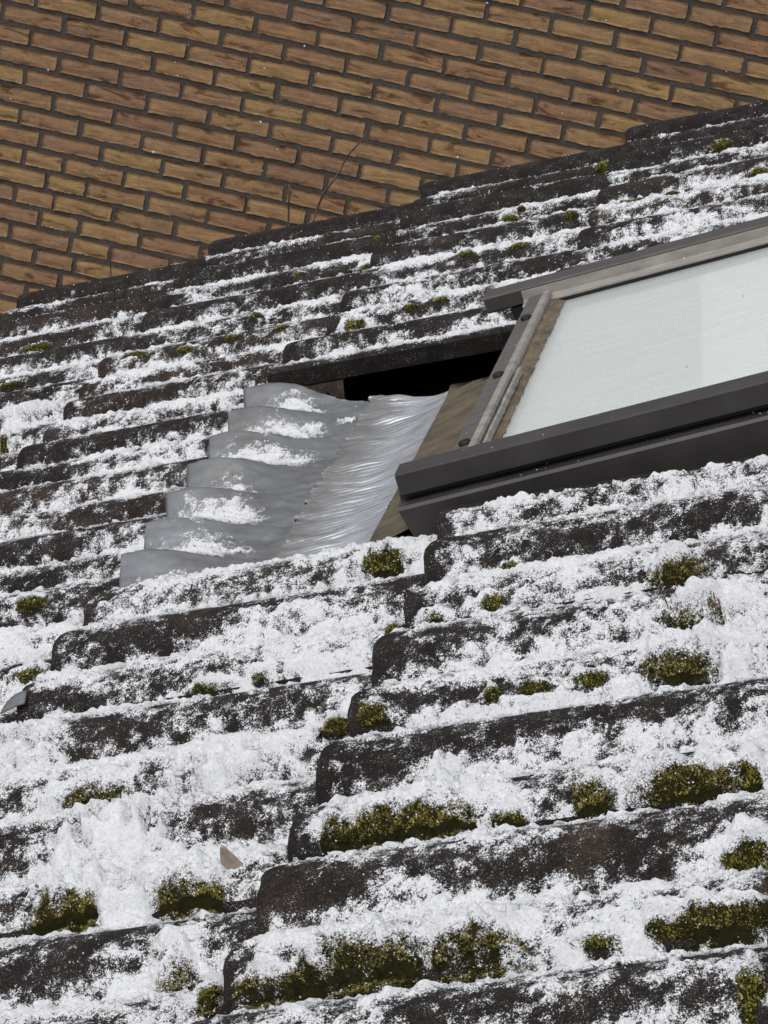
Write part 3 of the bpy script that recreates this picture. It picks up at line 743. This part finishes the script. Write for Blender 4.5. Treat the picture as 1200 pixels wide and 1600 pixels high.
# ------------------------------------------------------------------ snow on the lead scallops
def patch_snow(cu, cd, a, b, seed, amount):
    gu = np.arange(cu - a * 1.5, cu + a * 1.5, 0.0022); gd = np.arange(cd - b * 1.6, cd + b * 1.6, 0.0022)
    A_, B_ = np.meshgrid(gu, gd, indexing='ij')
    q = ((A_ - cu) / a) ** 2 + ((B_ - cd) / b) ** 2
    S = 0.8 * (amount - q) + 0.55 * fbm(A_ * 26, B_ * 36, 3, 0.6, seed) + 0.42 * fbm(A_ * 110, B_ * 120, 3, 0.7, seed + 9)
    S = np.where((A_ < -0.438) | (A_ > -0.26), -1, S)
    T = np.where(S > 0, 0.0045 * np.tanh(S * 2) + 0.0035 * np.clip(S, 0, 1) + 0.0012 * perlin(A_ * 240, B_ * 240, 3) * np.clip(S * 3, 0, 1) + 0.0006, 0.0006)
    Z = apron_h(A_, B_) + T
    F = grid_faces(*A_.shape); F = F[(S.ravel()[F].max(1) > -0.6)][:, ::-1]
    used = np.unique(F); rm = np.full(A_.size, -1); rm[used] = np.arange(len(used))
    return np.stack([A_, -B_, Z], -1).reshape(-1, 3)[used], rm[F], S.ravel()[used]
VV = []; FF = []; CC = []; nb = 0
for j, (cu_, ci, a, b, am) in enumerate([(-.375, 5.0, .050, .040, .9), (-.365, 5.5, .058, .045, 1.0), (-.372, 6.0, .066, .042, 1.0), (-.385, 6.5, .036, .038, .75), (-.375, 7.0, .062, .050, .9), (-.372, 7.5, .064, .040, .9), (-.36, 8.0, .07, .035, .9), (-.27, 5.35, .02, .02, .5)]):
    cdd = float(np.interp(ci + 0.27, np.arange(-1, 16), WKa)) + 0.014
    v_, f_, c_ = patch_snow(cu_, cdd, a, b, 120 + j * 5, am)
    CC.append(c_); VV.append(v_); FF.append(f_ + nb); nb += len(v_)
me = mesh_np('snow_on_lead', np.concatenate(VV), np.concatenate(FF), MSL)
me.attributes.new('cover', 'FLOAT', 'POINT').data.foreach_set('value', np.concatenate(CC).astype(np.float32))
o = obj('snow', me, None, (0, 0, 0), (0, -TH, 0))
tag(o, 'wet snow crust caught between the lead scallops', 'snow', kind='stuff')

# ------------------------------------------------------------------ roof window
win = empty('roof_window', (0, 0, 0), (0, -TH, 0))
tag(win, 'dark brown-grey aluminium roof window with frosted pale glass', 'roof window')
UE = 1.05
# near side: upper cover rail and lower casing
prism('cover_rail', win, MFR, [(-2.172, 0.0395), (-2.2095, 0.0385), (-2.2125, 0.0365), (-2.2145, 0.0120), (-2.2115, 0.0105), (-2.172, 0.0105)], -0.052, UE, None)
prism('casing', win, MFR, [(-2.150, 0.0095), (-2.196, 0.0095), (-2.196, 0.0030), (-2.2225, 0.0005), (-2.2265, -0.0030), (-2.2265, -0.095), (-2.150, -0.095)], -0.058, UE,
      lambda w, h: max(0.0, -h) * 0.24)
# far side
fr = prism('cover_rail', win, MFR3, [(-1.338, 0.0405), (-1.338, 0.0150), (-1.378, 0.0150), (-1.3835, 0.0180), (-1.3850, 0.0380), (-1.3820, 0.0405)], -0.064, UE, None)
prism('inner_strip', win, MAL, [(-1.3865, 0.0370), (-1.3865, 0.0215), (-1.400, 0.0185), (-1.412, 0.0180), (-1.412, 0.0200), (-1.401, 0.0207), (-1.390, 0.0235), (-1.390, 0.0370)], -0.006, UE, None)
prism('seal', win, MBK, [(-1.4125, 0.0130), (-1.4125, 0.0172), (-1.372, 0.0172), (-1.372, 0.0130)], 0.012, UE, None)
prism('casing', win, MBK, [(-1.342, 0.0145), (-1.382, 0.0145), (-1.382, -0.095), (-1.342, -0.095)], -0.030, UE, lambda w, h: 0.0 if h > -0.02 else 0.02)
# bottom rail with three bolts, bead and dirt-filled gasket
def uprism(name, mat, prof_uh, w0, w1, nw=40, wob=0.0, seed=0):
    ws = np.linspace(w0, w1, nw); n = len(prof_uh); V = []; F = []
    for a, w in enumerate(ws):
        for b_, (uu, h_) in enumerate(prof_uh):
            V.append((uu + (wob * float(perlin(np.array([w * 45.0]), np.array([b_ * 3.1]), seed)[0] + 0.9 * perlin(np.array([w * 170.0]), np.array([b_ * 3.1]), seed)[0]) if wob else 0), w, h_))
    for a in range(nw - 1):
        for b_ in range(n):
            c = (b_ + 1) % n; F.append((a * n + b_, a * n + c, (a + 1) * n + c, (a + 1) * n + b_))
    F.append(tuple(range(n))); F.append(tuple(range((nw - 1) * n, nw * n)))
    me = mesh_np(name, V, F, mat, False)
    import bmesh
    bm = bmesh.new(); bm.from_mesh(me); bmesh.ops.recalc_face_normals(bm, faces=list(bm.faces)); bm.to_mesh(me); bm.free()
    return obj(name, me, win)
uprism('bottom_rail', MFR2, [(-0.001, -0.030), (-0.001, 0.021), (0.003, 0.0255), (0.026, 0.0275), (0.026, -0.030)], -2.171, -1.392)
uprism('bead', MAL, [(0.0265, 0.010), (0.0265, 0.0295), (0.036, 0.0300), (0.038, 0.026), (0.038, 0.010)], -2.171, -1.392)
uprism('gasket', MDI, [(0.0385, 0.010), (0.0385, 0.0205), (0.045, 0.0190), (0.050, 0.0160), (0.057, 0.0134), (0.057, 0.010)], -2.171, -1.412, 300, 0.0022, 3)
uprism('bead', MAL, [(0.0445, 0.020), (0.0445, 0.0285), (0.0485, 0.0285), (0.0485, 0.020)], -2.171, -1.80, 30, 0.001, 6)
for (bx, by) in ((822, 496), (779, 585), (726, 691)):
    uu, ww, s = on_roof(bx, by, 0.029)
    V = []; F = []; seg = 12
    for (r_, z_) in ((0.0085, 0.0), (0.0085, 0.0035), (0.0065, 0.0055), (0.002, 0.006)):
        for a in range(seg): V.append((uu + r_ * math.cos(a * 2 * math.pi / seg), ww + r_ * math.sin(a * 2 * math.pi / seg), 0.0262 + z_))
    for q_ in range(3):
        for a in range(seg): F.append((q_ * seg + a, q_ * seg + (a + 1) % seg, (q_ + 1) * seg + (a + 1) % seg, (q_ + 1) * seg + a))
    F.append(tuple(range(3 * seg, 4 * seg)))
    obj('bolt', mesh_np('bolt', V, F, MBK), win)
box('pane', win, MGL, 0.052, UE, -2.176, -1.374, 0.0085, 0.0125, 0)
def quad_slab(name, mat, pts, h0, h1):
    V = [(u_, w_, h0) for (u_, w_) in pts] + [(u_, w_, h1) for (u_, w_) in pts]; n = len(pts)
    F = [tuple(range(n))[::-1], tuple(range(n, 2 * n))] + [(a, (a + 1) % n, n + (a + 1) % n, n + a) for a in range(n)]
    return obj(name, mesh_np(name, V, F, mat, False), win)
quad_slab('dim_reflection_panel', MBL, [(0.03, -1.385), (0.03, -2.168), (0.318, -2.168), (0.252, -1.385)], -0.012, -0.004)  # added panel under the pane: dimmer side of a reflection edge, by colour
quad_slab('bright_reflection_panel', MBW, [(0.2525, -1.385), (0.3185, -2.168), (UE, -2.168), (UE, -1.385)], -0.012, -0.003)  # added panel, paler: the brighter side of the same reflection edge

# ------------------------------------------------------------------ dry leaf, twigs
uu, ww = spot(366, 1376, 5, 5)[:2]; ww = -ww; h0 = surf(np.array([uu]), np.array([-ww]))[0][0]
rx = CAM_R[0]; ry = -CAM_R[1]; rz = CAM_R[2]
nL, mL = 10, 9; V = []; F = []
for a in range(nL):
    ta = a / (nL - 1)                                   # 0 = pointed tip, 1 = buried base
    for b_ in range(mL):
        tb = b_ / (mL - 1) * 2 - 1
        wd = 0.0128 * ta ** 0.75
        rib = 0.0007 * math.sin((abs(tb) * 2.2 + ta * 3.0) * 6.0)
        V.append((-0.007 + 0.011 * ta + wd * tb, 0.0035 * tb * tb + 0.006 * ta + rib, 0.026 * (1 - ta) + 0.003 * tb * ta - 0.006 * max(0.0, tb) * ta))
F = [tuple(f) for f in grid_faces(nL, mL).tolist()]
me = mesh_np('dry_leaf', V, F, MLF, True)
lf = obj('dry_leaf', me, None, tuple(to_world(np.array(uu), np.array(ww), np.array(h0 + 0.006))), (math.radians(-8), math.radians(-14), math.radians(12)))
md = lf.modifiers.new('thickness', 'SOLIDIFY'); md.thickness = 0.0006
tag(lf, 'small curled dry brown leaf stuck upright in the snow', 'leaf')

def beyond(x, y, Y):                                  # point of the photo on the upright plane at distance Y
    d_ = CAM_R.T @ np.array([(x - 600) / FPX, (y - 800) / FPX, 1.0]); s_ = (Y - CAM_P[1]) / d_[1]
    return CAM_P + s_ * d_
def twig(pts, Y, r0, r1, label, parts=()):
    P = [beyond(x, y, Y + 0.02 * math.sin(i * 1.7)) for i, (x, y) in enumerate(pts)]
    base = P[0].copy(); root = empty('twig', tuple(base))
    tag(root, label, 'twig', 'bare twigs behind the roof edge')
    n = len(P)
    obj('stem', tube_mesh('stem', [p - base for p in P], [r0 + (r1 - r0) * i / (n - 1) for i in range(n)], MTW), root)
    for pp in parts:
        Q = [beyond(x, y, Y) - base for (x, y) in pp]
        obj('side_shoot', tube_mesh('side_shoot', Q, [r1 * 1.2, r1 * 0.7][:len(Q)] if len(Q) == 2 else [r1] * len(Q), MTW), root)
twig([(488, 352), (497, 322), (505, 303), (521, 282), (532, 265), (543, 243), (557, 228), (567, 216), (574, 203)], 0.22, .0026, .0012, 'longest bare twig leaning right in front of the bricks',
     [[(505, 303), (500, 297)], [(567, 216), (569, 208)]])
twig([(450, 365), (451, 340), (451, 318), (453, 300), (452, 288)], 0.22, .0024, .0016, 'short upright twig left of the leaning one', [[(452, 305), (456, 299)]])
twig([(173, 440), (173, 420), (172, 405), (174, 390)], 0.22, .0018, .0010, 'tiny twig at the far left roof edge')

# ------------------------------------------------------------------ a few snowflakes in the air
fl = np.random.RandomState(77); VV = []; FF = []
for j in range(90):
    dist = fl.uniform(2.6, 8.2); x_, y_ = fl.uniform(-150, 1350), fl.uniform(-100, 1100)
    P = CAM_P + dist * (CAM_R.T @ np.array([(x_ - 600) / FPX, (y_ - 800) / FPX, 1.0]))
    r_ = fl.uniform(0.0008, 0.0017) * (0.5 + dist / 9)
    b_ = len(VV); o6 = [(1, 0, 0), (-1, 0, 0), (0, 1, 0), (0, -1, 0), (0, 0, 1), (0, 0, -1)]
    for q in o6: VV.append(P + r_ * np.array(q) * fl.uniform(0.5, 1.5, 3))
    FF += [tuple(b_ + c for c in f) for f in ((0, 2, 4), (2, 1, 4), (1, 3, 4), (3, 0, 4), (2, 0, 5), (1, 2, 5), (3, 1, 5), (0, 3, 5))]
o = obj('falling_snow', mesh_np('falling_snow', VV, FF, MS, False))
tag(o, 'sparse small snowflakes drifting down in front of the bricks', 'snow', kind='stuff')

# crumbs of snow and grit on the window's ledges
fl = np.random.RandomState(31); VV = []; FF = []
for j in range(34):
    if j < 22: P = np.array([fl.uniform(-0.04, 0.55), fl.uniform(-2.221, -2.200), 0.0]); P[2] = 0.0030 - (-2.196 - P[1]) * 0.0943 + 0.0004
    elif j < 28: P = np.array([fl.uniform(-0.04, 0.55), fl.uniform(-2.206, -2.176), 0.0392])
    else: P = np.array([fl.uniform(0.006, 0.024), fl.uniform(-2.15, -1.42), 0.0272])
    r_ = fl.uniform(0.0004, 0.0012); b_ = len(VV)
    for q in ((1, 0, 0), (-1, 0, 0), (0, 1, 0), (0, -1, 0), (0, 0, 0.6), (0, 0, -0.3)): VV.append(P + r_ * np.array(q) * fl.uniform(0.5, 1.6, 3))
    FF += [tuple(b_ + c for c in f) for f in ((0, 2, 4), (2, 1, 4), (1, 3, 4), (3, 0, 4), (2, 0, 5), (1, 2, 5), (3, 1, 5), (0, 3, 5))]
o = obj('snow_crumbs', mesh_np('snow_crumbs', VV, FF, MS, False), None, (0, 0, 0), (0, -TH, 0))
tag(o, 'tiny crumbs of snow on the ledges of the window frame', 'snow', kind='stuff')

# bent strip of lead poking out from under a tile nose at the left
uu, dd_ = spot(30, 1108, 5, 5)[:2]; h0 = float(surf(np.array([uu]), np.array([dd_]))[0][0])
V = []; n_ = 9
for a in range(n_):
    t_ = a / (n_ - 1)
    for b_ in range(4):
        q = b_ / 3
        V.append((-0.018 + 0.030 * t_, -0.012 + 0.018 * q + 0.004 * t_, 0.001 + 0.011 * math.sin(t_ * 1.9) * (0.35 + 0.65 * q) + 0.002 * q * q))
tb = obj('lead_strip', mesh_np('lead_strip', V, [tuple(f) for f in grid_faces(n_, 4).tolist()], ML1), None,
         tuple(to_world(np.array(uu), np.array(-dd_), np.array(h0))), (0, -TH, 0))
md = tb.modifiers.new('thickness', 'SOLIDIFY'); md.thickness = 0.0018
tag(tb, 'small bent grey lead strip under the tile nose at the left edge', 'lead strip')
